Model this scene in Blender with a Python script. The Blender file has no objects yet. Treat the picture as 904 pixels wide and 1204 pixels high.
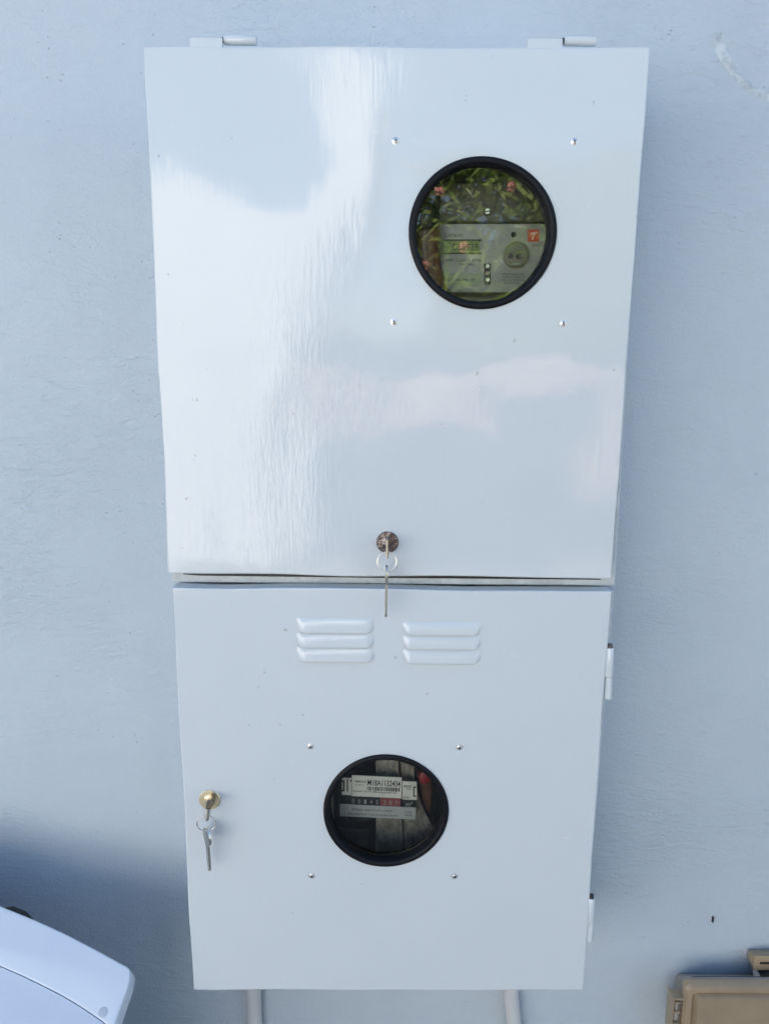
import bpy, bmesh, math, random
from mathutils import Vector, Matrix, noise
from math import radians as R, sin, cos, pi, tan

random.seed(7)
scene = bpy.context.scene
COL = scene.collection

# ------------------------------------------------------------------ camera
PW, PH, FPX = 904.0, 1204.0, 905.0
PITCH, ROLL = 11.5, 0.36
DOOR_Y = -0.170                       # plane of the door fronts (wall face is y = 0)
CAM = Vector((0.0, DOOR_Y - 0.8375, 1.5))
CROT = Matrix.Rotation(R(90 - PITCH), 3, 'X') @ Matrix.Rotation(R(ROLL), 3, 'Z')
cam_d = bpy.data.cameras.new('camera')
cam = bpy.data.objects.new('camera', cam_d); COL.objects.link(cam)
cam_d.sensor_fit = 'VERTICAL'; cam_d.sensor_height = 24.0; cam_d.lens = 24.0 * FPX / PH
cam_d.clip_start = 0.02; cam_d.clip_end = 500
cam.matrix_world = Matrix.Translation(CAM) @ CROT.to_4x4()
scene.camera = cam

# ------------------------------------------------------------------ daylight
SUN_EL, SUN_AZ = 42.0, 10.0           # sun stands behind the house wall: the wall is in its own shade
world = bpy.data.worlds.new('World'); scene.world = world; world.use_nodes = True
wn = world.node_tree; wn.nodes.clear()
sky = wn.nodes.new('ShaderNodeTexSky'); sky.sky_type = 'NISHITA'; sky.sun_disc = False
sky.sun_elevation = R(SUN_EL); sky.sun_rotation = R(SUN_AZ)
sky.air_density = 1.0; sky.dust_density = 1.6; sky.ozone_density = 1.0
bg = wn.nodes.new('ShaderNodeBackground'); bg.inputs['Strength'].default_value = 0.095
wo = wn.nodes.new('ShaderNodeOutputWorld')
wn.links.new(sky.outputs[0], bg.inputs[0]); wn.links.new(bg.outputs[0], wo.inputs[0])
sun_d = bpy.data.lights.new('sun', 'SUN'); sun_d.energy = 5.0; sun_d.angle = R(0.53); sun_d.color = (1.0, 0.955, 0.89)
sun = bpy.data.objects.new('sun', sun_d); COL.objects.link(sun)
sd = Vector((sin(R(SUN_AZ)) * cos(R(SUN_EL)), cos(R(SUN_AZ)) * cos(R(SUN_EL)), sin(R(SUN_EL))))
sun.rotation_euler = sd.to_track_quat('Z', 'Y').to_euler()
sun.location = (0, 3, 8)
vs = scene.view_settings
vs.view_transform = 'Standard'; vs.look = 'None'; vs.gamma = 1.0; vs.use_curve_mapping = False
vs.exposure = 1.85
scene.render.engine = 'CYCLES'
cy = scene.cycles
cy.use_denoising = True; cy.max_bounces = 8; cy.diffuse_bounces = 4; cy.glossy_bounces = 5
cy.transparent_max_bounces = 16; cy.caustics_reflective = False; cy.caustics_refractive = False

# ------------------------------------------------------------------ measuring helpers
def ray(px, py):
    return (CROT @ Vector(((px - PW/2)/FPX, -(py - PH/2)/FPX, -1.0))).normalized()
def pt(px, py, Y=DOOR_Y):
    """the point of the upright plane y = Y that the photograph shows at pixel (px, py)"""
    d = ray(px, py); t = (Y - CAM.y)/d.y
    return CAM + d*t
def refl(px, py, Y):
    """what a mirror in the door plane shows at that pixel, at distance y = Y behind the camera"""
    d = ray(px, py); h = CAM + d*((DOOR_Y - CAM.y)/d.y)
    d.y = -d.y
    return h + d*((Y - DOOR_Y)/d.y)

# ------------------------------------------------------------------ object helpers
ORG = {}
def thing(name, label, cat, loc, group=None):
    o = bpy.data.objects.new(name, None); COL.objects.link(o)
    o.location = loc; o.empty_display_size = .05
    o['label'] = label; o['category'] = cat
    if group: o['group'] = group
    ORG[o.name] = Vector(loc)
    return o
def org(p): return ORG[p.name] if p is not None else Vector((0, 0, 0))
def obj(name, bm, mats, parent=None, label=None, smooth=False, at=None, flat_front=False):
    """link one mesh.  bm holds world coordinates, or coordinates round `at`."""
    if isinstance(bm, bmesh.types.BMesh):
        me = bpy.data.meshes.new(name)
        if at is None and parent is not None:
            bmesh.ops.translate(bm, verts=bm.verts, vec=-org(parent))
        bm.to_mesh(me); bm.free()
        for m in (mats if isinstance(mats, (list, tuple)) else [mats]): me.materials.append(m)
        if smooth:
            me.polygons.foreach_set('use_smooth', [True]*len(me.polygons))
            try: me.set_sharp_from_angle(angle=R(smooth if smooth is not True else 40))
            except Exception: pass
        if flat_front:
            for p_ in me.polygons:
                if p_.normal.y < -.995: p_.use_smooth = False
    else: me = bm
    o = bpy.data.objects.new(name, me); COL.objects.link(o)
    if parent is not None: o.parent = parent
    if at is not None: o.location = Vector(at) - org(parent)
    ORG[o.name] = org(parent) + (o.location if at is not None else Vector((0, 0, 0)))
    if label: o['label'] = label
    return o
def tag(o, label, cat, group=None):
    o['label'] = label; o['category'] = cat
    if group: o['group'] = group
    return o

def bm_new(): return bmesh.new()
def add_box(bm, a, b, mi=0):
    x0, y0, z0 = a; x1, y1, z1 = b
    v = [bm.verts.new(p) for p in ((x0,y0,z0),(x1,y0,z0),(x1,y1,z0),(x0,y1,z0),(x0,y0,z1),(x1,y0,z1),(x1,y1,z1),(x0,y1,z1))]
    fs = []
    for f in ((0,3,2,1),(4,5,6,7),(0,1,5,4),(1,2,6,5),(2,3,7,6),(3,0,4,7)):
        q = bm.faces.new([v[i] for i in f]); q.material_index = mi; fs.append(q)
    return v
def bev(bm, off, seg=2):
    bmesh.ops.bevel(bm, geom=bm.edges[:], offset=off, segments=seg, affect='EDGES', profile=.5, clamp_overlap=True)
def add_lathe_y(bm, c, prof, n=64, mi=0, wob=None, closed=False):
    """profile of (radius, y) turned round the y axis through c"""
    rings = []
    for (r, y) in prof:
        ring = []
        for i in range(n):
            a = 2*pi*i/n
            k = 1.0 if wob is None else wob(a)
            ring.append(bm.verts.new((c[0] + r*k*cos(a), c[1] + y, c[2] + r*k*sin(a))) if r > 1e-6 else None)
        if r <= 1e-6:
            v = bm.verts.new((c[0], c[1] + y, c[2])); ring = [v]*n
        rings.append(ring)
    idx = list(range(len(prof) - 1))
    pairs = [(j, j+1) for j in idx] + ([(len(prof)-1, 0)] if closed else [])
    for a, b in pairs:
        A, B = rings[a], rings[b]
        for i in range(n):
            k = (i+1) % n
            vs_ = []
            for v in (A[i], A[k], B[k], B[i]):
                if v not in vs_: vs_.append(v)
            if len(vs_) >= 3:
                f = bm.faces.new(vs_); f.material_index = mi
    bmesh.ops.recalc_face_normals(bm, faces=bm.faces[:])
def add_tube(bm, pts, r, n=12, closed=False, mi=0, cap=True):
    pts = [Vector(p) for p in pts]; m = len(pts); rings = []
    up = Vector((0.03, 0.02, 1)).normalized()
    for i, p in enumerate(pts):
        if closed: t = (pts[(i+1) % m] - pts[i-1]).normalized()
        else: t = (pts[min(i+1, m-1)] - pts[max(i-1, 0)]).normalized()
        if abs(t.dot(up)) > .98: up = Vector((1, 0.05, 0)).normalized()
        a = t.cross(up).normalized(); b = t.cross(a).normalized(); up = -b if False else up
        rr = r[i] if isinstance(r, (list, tuple)) else r
        rings.append([bm.verts.new(p + a*rr*cos(2*pi*k/n) + b*rr*sin(2*pi*k/n)) for k in range(n)])
    for i in range(m if closed else m-1):
        A, B = rings[i], rings[(i+1) % m]
        for k in range(n):
            f = bm.faces.new((A[k], A[(k+1) % n], B[(k+1) % n], B[k])); f.material_index = mi
    if cap and not closed:
        bm.faces.new(rings[0][::-1]).material_index = mi; bm.faces.new(rings[-1]).material_index = mi
def add_plate(bm, poly, Y0, Y1, mi=0, chamfer=0.0):
    """poly of (x, z); front at Y0, back at Y1 (Y0 < Y1)"""
    n = len(poly)
    sgn = 1 if sum(poly[i-1][0]*poly[i][1] - poly[i][0]*poly[i-1][1] for i in range(n)) > 0 else -1
    def loop(off, y):
        out = []
        for i in range(n):
            p = Vector(poly[i]); a = Vector(poly[i-1]); b = Vector(poly[(i+1) % n])
            e = ((b - a).normalized()); nrm = Vector((e.y, -e.x))*sgn
            out.append(bm.verts.new((p.x - nrm.x*off, y, p.y - nrm.y*off)))
        return out
    loops = []
    if chamfer > 0:
        for k in range(4):
            a = k/3*pi/2
            loops.append(loop(chamfer*(1 - sin(a)), Y0 + chamfer*(1 - cos(a))))
    else: loops.append(loop(0, Y0))
    loops.append(loop(0, Y1))
    f = bm.faces.new(loops[0]); f.material_index = mi
    for A, B in zip(loops[:-1], loops[1:]):
        for i in range(n):
            q = bm.faces.new((A[i], A[(i+1) % n], B[(i+1) % n], B[i])); q.material_index = mi
    f = bm.faces.new(loops[-1][::-1]); f.material_index = mi
    bmesh.ops.recalc_face_normals(bm, faces=bm.faces[:])
def xz(px, py, Y): p = pt(px, py, Y); return (p.x, p.z)

# ------------------------------------------------------------------ materials
def mat(name, color, rough=.5, metal=0.0, spec=.5, build=None):
    m = bpy.data.materials.new(name); m.use_nodes = True
    nt = m.node_tree; b = nt.nodes['Principled BSDF']
    b.inputs['Base Color'].default_value = (*color, 1); b.inputs['Roughness'].default_value = rough
    b.inputs['Metallic'].default_value = metal; b.inputs['Specular IOR Level'].default_value = spec
    if build: build(nt, b)
    return m
def N(nt, t, **kw):
    n = nt.nodes.new('ShaderNode' + t)
    for k, v in kw.items():
        if k in n.inputs.keys(): n.inputs[k].default_value = v
        else: setattr(n, k, v)
    return n
def coords(nt, scale=(1, 1, 1)):
    # Geometry > Position: true metres on the wall and doors, whatever the object's origin
    g = N(nt, 'NewGeometry'); mp = N(nt, 'Mapping'); mp.inputs['Scale'].default_value = scale
    nt.links.new(g.outputs['Position'], mp.inputs['Vector']); return mp.outputs[0]
def noise_n(nt, vec, scale, detail=3, rough=.55, dist=0):
    n = N(nt, 'TexNoise'); n.inputs['Scale'].default_value = scale; n.inputs['Detail'].default_value = detail
    n.inputs['Roughness'].default_value = rough; n.inputs['Distortion'].default_value = dist
    nt.links.new(vec, n.inputs['Vector']); return n.outputs['Fac']
def ramp(nt, fac, stops, interp='LINEAR'):
    r = N(nt, 'ValToRGB'); nt.links.new(fac, r.inputs[0]); r.color_ramp.interpolation = interp
    e = r.color_ramp.elements
    while len(e) < len(stops): e.new(.5)
    for el, (p, c) in zip(e, stops):
        el.position = p; el.color = (*c, 1) if isinstance(c, tuple) else (c, c, c, 1)
    return r.outputs[0]
def mixc(nt, fac, a, b, mode='MIX'):
    m = N(nt, 'Mix', data_type='RGBA', blend_type=mode)
    for s, v in ((0, fac), (6, a), (7, b)):
        if hasattr(v, 'is_linked') or hasattr(v, 'links'): nt.links.new(v, m.inputs[s])
        else: m.inputs[s].default_value = (*v, 1) if isinstance(v, tuple) else v
    return m.outputs[2]
def bump(nt, b, layers):
    prev = None
    for (h, strength, dist) in layers:
        n = N(nt, 'Bump'); n.inputs['Strength'].default_value = strength; n.inputs['Distance'].default_value = dist
        nt.links.new(h, n.inputs['Height'])
        if prev is not None: nt.links.new(prev, n.inputs['Normal'])
        prev = n.outputs[0]
    nt.links.new(prev, b.inputs['Normal'])

def b_wall(nt, b):
    v = coords(nt)
    big = noise_n(nt, v, 2.2, 5, .6, .4)
    mid = noise_n(nt, v, 9, 6, .65, .2)
    c = mixc(nt, ramp(nt, big, [(.3, 0.0), (.7, 1.0)]), (.455, .53, .592), (.50, .568, .625))
    c = mixc(nt, ramp(nt, mid, [(.35, .0), (.75, .35)]), c, (.425, .485, .54))
    sp = noise_n(nt, coords(nt, (1, 1, 1)), 150, 2, .5)
    c = mixc(nt, ramp(nt, sp, [(.725, 0.0), (.77, .5)]), c, (.17, .19, .21))
    nt.links.new(c, b.inputs['Base Color'])
    drag = noise_n(nt, coords(nt, (1, 1, 2.6)), 38, 5, .6, .6)      # trowel drag, wider than high
    fine = noise_n(nt, v, 240, 3, .6)
    lump = noise_n(nt, v, 7, 3, .5)
    patch = ramp(nt, noise_n(nt, v, 3.1, 3, .5), [(.42, .12), (.68, 1.0)])
    mm = N(nt, 'Math', operation='MULTIPLY'); nt.links.new(drag, mm.inputs[0]); nt.links.new(patch, mm.inputs[1])
    pits = N(nt, 'TexVoronoi', feature='F1'); pits.inputs['Scale'].default_value = 95; pits.inputs['Randomness'].default_value = 1
    nt.links.new(coords(nt, (1, 1, 1.5)), pits.inputs['Vector'])
    pt_ = ramp(nt, pits.outputs['Distance'], [(.04, 0.0), (.16, 1.0)])
    sel = ramp(nt, noise_n(nt, v, 21, 2), [(.55, 0.0), (.66, 1.0)])
    pm = mixc(nt, sel, (1.0, 1.0, 1.0), pt_)
    bump(nt, b, [(lump, .30, .02), (mm.outputs[0], .85, .005), (fine, .9, .0014), (pm, .8, .0020)])
M_WALL = mat('painted_render', (.54, .56, .57), .62, build=b_wall)

def b_door(nt, b):
    v = coords(nt)
    big = noise_n(nt, v, 3.0, 3)
    c = mixc(nt, ramp(nt, big, [(.3, 0.0), (.7, 1.0)]), (.57, .625, .660), (.605, .655, .685))
    # small specks and scuffs in the paint
    sp = noise_n(nt, v, 85, 2, .5)
    c = mixc(nt, ramp(nt, sp, [(.765, 0.0), (.79, .55)]), c, (.30, .32, .32))
    c = mixc(nt, ramp(nt, noise_n(nt, coords(nt, (1, 1, 1.4)), 26, 4, .6), [(.70, 0.0), (.76, .4)]), c, (.74, .76, .77))
    nt.links.new(c, b.inputs['Base Color'])
    brush = noise_n(nt, coords(nt, (1, 1, .13)), 230, 3, .6, .3)     # upright brush strokes
    brushm = ramp(nt, noise_n(nt, v, 5.0, 3, .6), [(.38, .15), (.56, 1.0)])
    mm = N(nt, 'Math', operation='MULTIPLY'); nt.links.new(brush, mm.inputs[0]); nt.links.new(brushm, mm.inputs[1])
    wave = noise_n(nt, coords(nt, (1, 1, .6)), 5.5, 2, .45)           # the sheet is not quite flat
    orange = noise_n(nt, v, 60, 2, .5)
    nt.links.new(ramp(nt, noise_n(nt, v, 14, 4), [(.3, .03), (.8, .075)]), b.inputs['Roughness'])
    bump(nt, b, [(wave, .40, .012), (orange, .10, .0006), (mm.outputs[0], .65, .00033)])
M_DOOR = mat('gloss_grey_paint', (.62, .65, .66), .1, spec=.62, build=b_door)

def b_pipe(nt, b):
    bump(nt, b, [(noise_n(nt, coords(nt), 90, 3), .25, .001)])
M_PIPE = mat('painted_pipe', (.56, .575, .58), .4, build=b_pipe)
M_FRAME = mat('frame_primer', (.50, .52, .49), .5, build=lambda nt, b: (
    nt.links.new(mixc(nt, ramp(nt, noise_n(nt, coords(nt), 60, 5, .7), [(.42, 0.0), (.62, 1.0)]), (.46, .50, .52), (.58, .62, .65)), b.inputs['Base Color']),
    bump(nt, b, [(noise_n(nt, coords(nt), 140, 4), .6, .0012)])))
M_INSIDE = mat('box_inside', (.10, .10, .095), .6)
M_RUBBER = mat('black_rubber', (.005, .006, .009), .5, spec=.2, build=lambda nt, b: bump(nt, b, [(noise_n(nt, coords(nt), 130, 3), .2, .001)]))
def metal(name, col, r):
    return mat(name, col, r, 1.0, build=lambda nt, b: (nt.links.new(ramp(nt, noise_n(nt, coords(nt), 420, 4, .7), [(.3, max(r-.1, .05)), (.7, r+.2)]), b.inputs['Roughness']),
        bump(nt, b, [(noise_n(nt, coords(nt), 500, 3), .15, .0004)])))
M_STEEL = metal('steel', (.62, .62, .61), .25)
M_NICKEL = mat('nickel_plate', (.74, .73, .66), .30, 1.0)
M_DARKM = mat('tarnished_metal', (.17, .15, .155), .22, 1.0, build=lambda nt, b: bump(nt, b, [(noise_n(nt, coords(nt), 260, 3), .6, .0016)]))
M_BRASS = mat('brass_plate', (.93, .83, .58), .34, 1.0)
M_BRONZE = mat('worn_bronze', (.20, .145, .10), .24, 1.0)
M_BLACK = mat('black_plastic', (.012, .012, .014), .4)
M_SLOT = mat('dark_slot', (.02, .02, .02), .7)
def grime(base, dark, sc=40):
    def f(nt, b):
        n = ramp(nt, noise_n(nt, coords(nt), sc, 5, .65), [(.35, 0.0), (.7, 1.0)])
        nt.links.new(mixc(nt, n, base, dark), b.inputs['Base Color'])
        bump(nt, b, [(noise_n(nt, coords(nt), sc*4, 3), .2, .0006)])
    return f
M_FACE = mat('meter_faceplate', (.30, .31, .28), .45, build=grime((.36, .37, .335), (.26, .27, .24)))
M_HOUSE = mat('meter_housing', (.09, .085, .07), .45, build=grime((.10, .095, .075), (.06, .055, .045)))
M_BASEP = mat('meter_base', (.24, .26, .22), .4, build=grime((.27, .29, .24), (.20, .22, .18)))
M_LCD = mat('lcd_green', (.20, .26, .10), .25)
M_INK = mat('black_ink', (.015, .015, .015), .5)
M_NAMEP = mat('nameplate_green', (.27, .33, .22), .4)
M_RED = mat('red_sticker', (.62, .07, .03), .4)
M_REDP = mat('red_plastic', (.26, .015, .018), .5)
M_WHITE = mat('white_label', (.72, .71, .68), .45, build=grime((.76, .75, .72), (.66, .65, .62), 60))
M_LAB2 = mat('grey_label', (.42, .44, .46), .45, build=grime((.46, .48, .50), (.36, .38, .40), 60))
M_ROLLB = mat('counter_black', (.02, .025, .027), .3)
M_ROLLR = mat('counter_red', (.26, .07, .075), .3)
M_INKW = mat('white_ink', (.34, .35, .36), .5)
M_BOARD = mat('grey_board', (.20, .19, .17), .8, build=lambda nt, b: (
    nt.links.new(mixc(nt, ramp(nt, noise_n(nt, coords(nt, (1, 1, .5)), 110, 6, .75), [(.35, 0.0), (.65, 1.0)]), (.13, .125, .11), (.36, .34, .30)), b.inputs['Base Color']),
    bump(nt, b, [(noise_n(nt, coords(nt), 220, 5, .7), .7, .002)])))
M_BROWN = mat('mottled_brown', (.16, .075, .05), .35, build=grime((.20, .09, .06), (.08, .045, .035), 60))
M_GREYC = mat('plain_grey', (.20, .20, .19), .3)
def b_hood(nt, b):
    v = coords(nt)
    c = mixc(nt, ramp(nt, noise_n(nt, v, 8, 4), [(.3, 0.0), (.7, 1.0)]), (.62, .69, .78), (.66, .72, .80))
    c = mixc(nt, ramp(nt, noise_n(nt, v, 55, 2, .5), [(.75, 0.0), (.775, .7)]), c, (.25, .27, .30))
    nt.links.new(c, b.inputs['Base Color'])
    bump(nt, b, [(noise_n(nt, v, 4, 2), .2, .01), (noise_n(nt, v, 240, 2), .08, .0005)])
M_HOOD = mat('white_plastic', (.74, .76, .79), .34, build=b_hood)
M_PLUG = mat('grey_plug', (.46, .52, .60), .5)
def b_beige(nt, b):
    v = coords(nt)
    c = mixc(nt, ramp(nt, noise_n(nt, v, 16, 5, .6), [(.3, 0.0), (.7, 1.0)]), (.37, .28, .18), (.28, .22, .15))
    c = mixc(nt, ramp(nt, noise_n(nt, v, 120, 3), [(.7, 0.0), (.74, .6)]), c, (.15, .12, .10))
    nt.links.new(c, b.inputs['Base Color'])
    bump(nt, b, [(noise_n(nt, v, 380, 2), .15, .0006)])
M_BEIGE = mat('beige_plastic', (.42, .34, .24), .32, build=b_beige)
M_BEIGE2 = mat('beige_plastic_aged', (.36, .33, .30), .5, build=grime((.37, .335, .30), (.31, .285, .26), 25))
def glass(name, refl_boost=1.0, tint=(.92, .95, .93)):
    m = bpy.data.materials.new(name); m.use_nodes = True; nt = m.node_tree; nt.nodes.clear()
    o = N(nt, 'OutputMaterial'); mx = N(nt, 'MixShader'); tr = N(nt, 'BsdfTransparent'); gl = N(nt, 'BsdfGlossy')
    tr.inputs[0].default_value = (*tint, 1); gl.inputs['Roughness'].default_value = .015
    fr = N(nt, 'Fresnel'); fr.inputs['IOR'].default_value = 1.52
    mu = N(nt, 'Math', operation='MULTIPLY'); mu.inputs[1].default_value = refl_boost
    nt.links.new(fr.outputs[0], mu.inputs[0]); nt.links.new(mu.outputs[0], mx.inputs[0])
    nt.links.new(tr.outputs[0], mx.inputs[1]); nt.links.new(gl.outputs[0], mx.inputs[2]); nt.links.new(mx.outputs[0], o.inputs[0])
    bp = N(nt, 'Bump'); bp.inputs['Strength'].default_value = .03; bp.inputs['Distance'].default_value = .002
    nt.links.new(noise_n(nt, coords(nt), 22, 2, .4), bp.inputs['Height']); nt.links.new(bp.outputs[0], gl.inputs['Normal'])
    return m
M_GLASS = glass('window_glass', 1.7)
M_GLASS2 = glass('window_glass_clean', 1.3)
def b_ground(nt, b):
    v = coords(nt)
    nt.links.new(mixc(nt, ramp(nt, noise_n(nt, v, 3, 6, .6), [(.3, 0.0), (.7, 1.0)]), (.22, .205, .185), (.30, .28, .25)), b.inputs['Base Color'])
    bump(nt, b, [(noise_n(nt, v, 40, 4), .4, .004)])
M_GROUND = mat('pale_concrete', (.45, .42, .37), .85, build=b_ground)
M_WHITEW = mat('white_house_paint', (.82, .81, .78), .7, build=grime((.84, .83, .80), (.78, .77, .74), 3))
M_ADDED_CLOTH = mat('added_pink_cloth', (.88, .66, .56), .9, build=grime((.90, .70, .60), (.84, .58, .48), 6))
def b_leaf(nt, b):
    oi = noise_n(nt, coords(nt), 9, 2)
    nt.links.new(mixc(nt, ramp(nt, oi, [(.35, 0.0), (.65, 1.0)]), (.05, .11, .015), (.36, .46, .10)), b.inputs['Base Color'])
M_LEAF = mat('garden_leaf', (.08, .14, .03), .4, build=b_leaf)
M_LEAFD = mat('added_dark_leaf', (.03, .05, .02), .55, build=lambda nt, b: nt.links.new(mixc(nt, ramp(nt, noise_n(nt, coords(nt), 9, 2), [(.35, 0.0), (.65, 1.0)]), (.02, .035, .012), (.045, .07, .02)), b.inputs['Base Color']))
M_PETAL = mat('pink_petal', (.85, .38, .30), .6)
M_ARC = mat('pale_mark', (.58, .64, .68), .6, build=lambda nt, b: nt.links.new(ramp(nt, noise_n(nt, coords(nt), 34, 6, .7), [(.25, .25), (.6, .95)]), b.inputs['Alpha']))

# ------------------------------------------------------------------ setting
bm = bm_new()
s = 60
vv = [bm.verts.new(p) for p in ((-s, -s, 0), (s, -s, 0), (s, s, 0), (-s, s, 0))]; bm.faces.new(vv)
o = obj('ground', bm, M_GROUND); o['kind'] = 'structure'
bm = bm_new(); add_box(bm, (-4.0, 0.0, -0.05), (4.0, 0.22, 3.9))
o = obj('house_wall', bm, M_WALL); o['kind'] = 'structure'

# ------------------------------------------------------------------ helpers for the cabinets
def edge_noise(poly, step=.02, amp=.0006, seed=0):
    out = []
    n = len(poly)
    for i in range(n):
        a = Vector(poly[i]); b = Vector(poly[(i+1) % n]); L = (b - a).length; k = max(1, int(L/step))
        d = (b - a).normalized(); nrm = Vector((-d.y, d.x))
        for j in range(k):
            t = j/k; p = a + (b - a)*t
            w = min(1, min(j, k-j)/3)*amp*2*(noise.noise(Vector((p.x*9 + seed, p.y*9, seed*3.1))))
            p = p + nrm*w; out.append((p.x, p.y))
    return out
def door_mesh(outline, hole_c, hole_r, Y0, Y1, ch=.0019, nh=72, wobf=None):
    bm = bm_new(); n = len(outline)
    c = Vector((sum(p[0] for p in outline)/n, sum(p[1] for p in outline)/n))
    def oloop(off, y):
        out = []
        for i in range(n):
            p = Vector(outline[i]); a = Vector(outline[i-1]); b = Vector(outline[(i+1) % n])
            e1 = (p - a).normalized(); e2 = (b - p).normalized()
            n1 = Vector((e1.y, -e1.x)); n2 = Vector((e2.y, -e2.x))
            if n1.dot(p - c) < 0: n1 = -n1
            if n2.dot(p - c) < 0: n2 = -n2
            nn = (n1 + n2); nn = nn/max(nn.length, 1e-6); k = 1/max(.3, nn.dot(n1))
            out.append(bm.verts.new((p.x - nn.x*off*k, y, p.y - nn.y*off*k)))
        return out
    def hloop(y): return [bm.verts.new((hole_c[0] + hole_r*(wobf(2*pi*i/nh) if wobf else 1)*cos(2*pi*i/nh), y, hole_c[1] + hole_r*(wobf(2*pi*i/nh) if wobf else 1)*sin(2*pi*i/nh))) for i in range(nh)]
    L = [oloop(ch*(1 - sin(k/3*pi/2)), Y0 + ch*(1 - cos(k/3*pi/2))) for k in range(4)] + [oloop(0, Y1)]
    H = [hloop(Y0), hloop(Y0 + .002)]
    es = []
    for lp in (L[0], H[0]):
        m = len(lp)
        for i in range(m): es.append(bm.edges.new((lp[i], lp[(i+1) % m])))
    bmesh.ops.triangle_fill(bm, edges=es, use_beauty=True)
    for A, B in list(zip(L[:-1], L[1:])) + [(H[0], H[1])]:
        m = len(A)
        for i in range(m): bm.faces.new((A[i], A[(i+1) % m], B[(i+1) % m], B[i]))
    # inward return of the folded edge, and the inside skin
    bl = oloop(.012, Y1)
    for i in range(n): bm.faces.new((L[-1][i], L[-1][(i+1) % n], bl[(i+1) % n], bl[i]))
    il = oloop(.003, Y0 + .002)
    es = []
    for lp in (il, H[1]):
        m = len(lp)
        for i in range(m):
            e = bm.edges.get((lp[i], lp[(i+1) % m])) or bm.edges.new((lp[i], lp[(i+1) % m])); es.append(e)
    bmesh.ops.triangle_fill(bm, edges=es, use_beauty=True)
    bmesh.ops.recalc_face_normals(bm, faces=bm.faces[:])
    return bm
def body_mesh(outl, flange=.022, Yf=-.150):
    """open steel box: sides, back and a folded front flange, paint outside, dark inside"""
    bm = bm_new(); n = 4
    c = Vector((sum(p[0] for p in outl)/4, sum(p[1] for p in outl)/4))
    def lp(off, y):
        r = []
        for p in outl:
            q = Vector(p); sx = 1 if q.x > c.x else -1; sz = 1 if q.y > c.y else -1
            r.append(bm.verts.new((q.x - sx*off, y, q.y - sz*off)))
        return r
    seq = [(0, -.001), (0, Yf + .001), (.001, Yf), (flange, Yf), (flange, Yf + .002), (.002, Yf + .002), (.002, -.004)]
    L = [lp(*s_) for s_ in seq]
    for j, (A, B) in enumerate(zip(L[:-1], L[1:])):
        for i in range(n):
            f = bm.faces.new((A[i], A[(i+1) % n], B[(i+1) % n], B[i])); f.material_index = (0 if j < 2 else 1 if j < 4 else 2)
    f = bm.faces.new(L[-1]); f.material_index = 2
    f = bm.faces.new(L[0]); f.material_index = 0
    bmesh.ops.recalc_face_normals(bm, faces=bm.faces[:])
    return bm
def gasket(c, r, parent, wob=None):
    bm = bm_new()
    prof = [(r + .0012, .0005), (r + .0016, -.0010), (r + .0008, -.0024), (r - .0018, -.0030), (r - .0038, -.0028), (r - .0054, -.0014), (r - .0060, .001), (r - .0062, .0095), (r - .0075, .0100), (r - .0075, .0125), (r - .0005, .0125), (r - .0005, .0008)]
    add_lathe_y(bm, (c[0], DOOR_Y, c[1]), prof, 96, wob=wob, closed=True)
    return obj('window_gasket', bm, M_RUBBER, parent, smooth=50)
def pane(c, r, parent, m):
    bm = bm_new()
    vs_ = [bm.verts.new((c[0] + (r - .0060)*cos(2*pi*i/72), DOOR_Y + .0088, c[1] + (r - .0060)*sin(2*pi*i/72))) for i in range(72)]
    bm.faces.new(vs_); bmesh.ops.recalc_face_normals(bm, faces=bm.faces[:])
    f = bm.faces[0] if False else list(bm.faces)[0]
    if f.normal.y > 0: bmesh.ops.reverse_faces(bm, faces=[f])
    return obj('window_glass', bm, m, parent)
SCREW = []
def screw(px, py, parent, rot):
    if not SCREW:
        bm = bm_new()
        add_lathe_y(bm, (0, 0, 0), [(.0042, .0), (.0041, -.0004), (.0031, -.0006), (.0029, -.0010), (.0022, -.0014), (.0012, -.0016), (0, -.0016)], 20)
        for a in (0, pi/2):
            v = add_box(bm, (-.0018, -.0018, -.0005), (.0018, -.0008, .0005), 1)
            bmesh.ops.rotate(bm, verts=v, cent=(0, 0, 0), matrix=Matrix.Rotation(a + .4, 3, 'Y'))
        o = obj('screw', bm, [mat('zinc_screw', (.78, .78, .78), .35, 1.0), M_SLOT], parent, smooth=40, at=pt(px, py)); SCREW.append(o.data)
    else: o = obj('screw', SCREW[0], None, parent, at=pt(px, py))
    o.rotation_euler = (0, rot, 0); o.scale = (.86, .86, .86)
def knuckle(p0, p1, r, parent, m=M_DOOR):
    bm = bm_new(); add_tube(bm, [Vector(p0), Vector(p0)*.98 + Vector(p1)*.02, Vector(p0)*.02 + Vector(p1)*.98, Vector(p1)], [r*.88, r, r, r*.88], 20)
    bmesh.ops.recalc_face_normals(bm, faces=bm.faces[:])
    return obj('knuckle', bm, m, parent, smooth=40)

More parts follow.
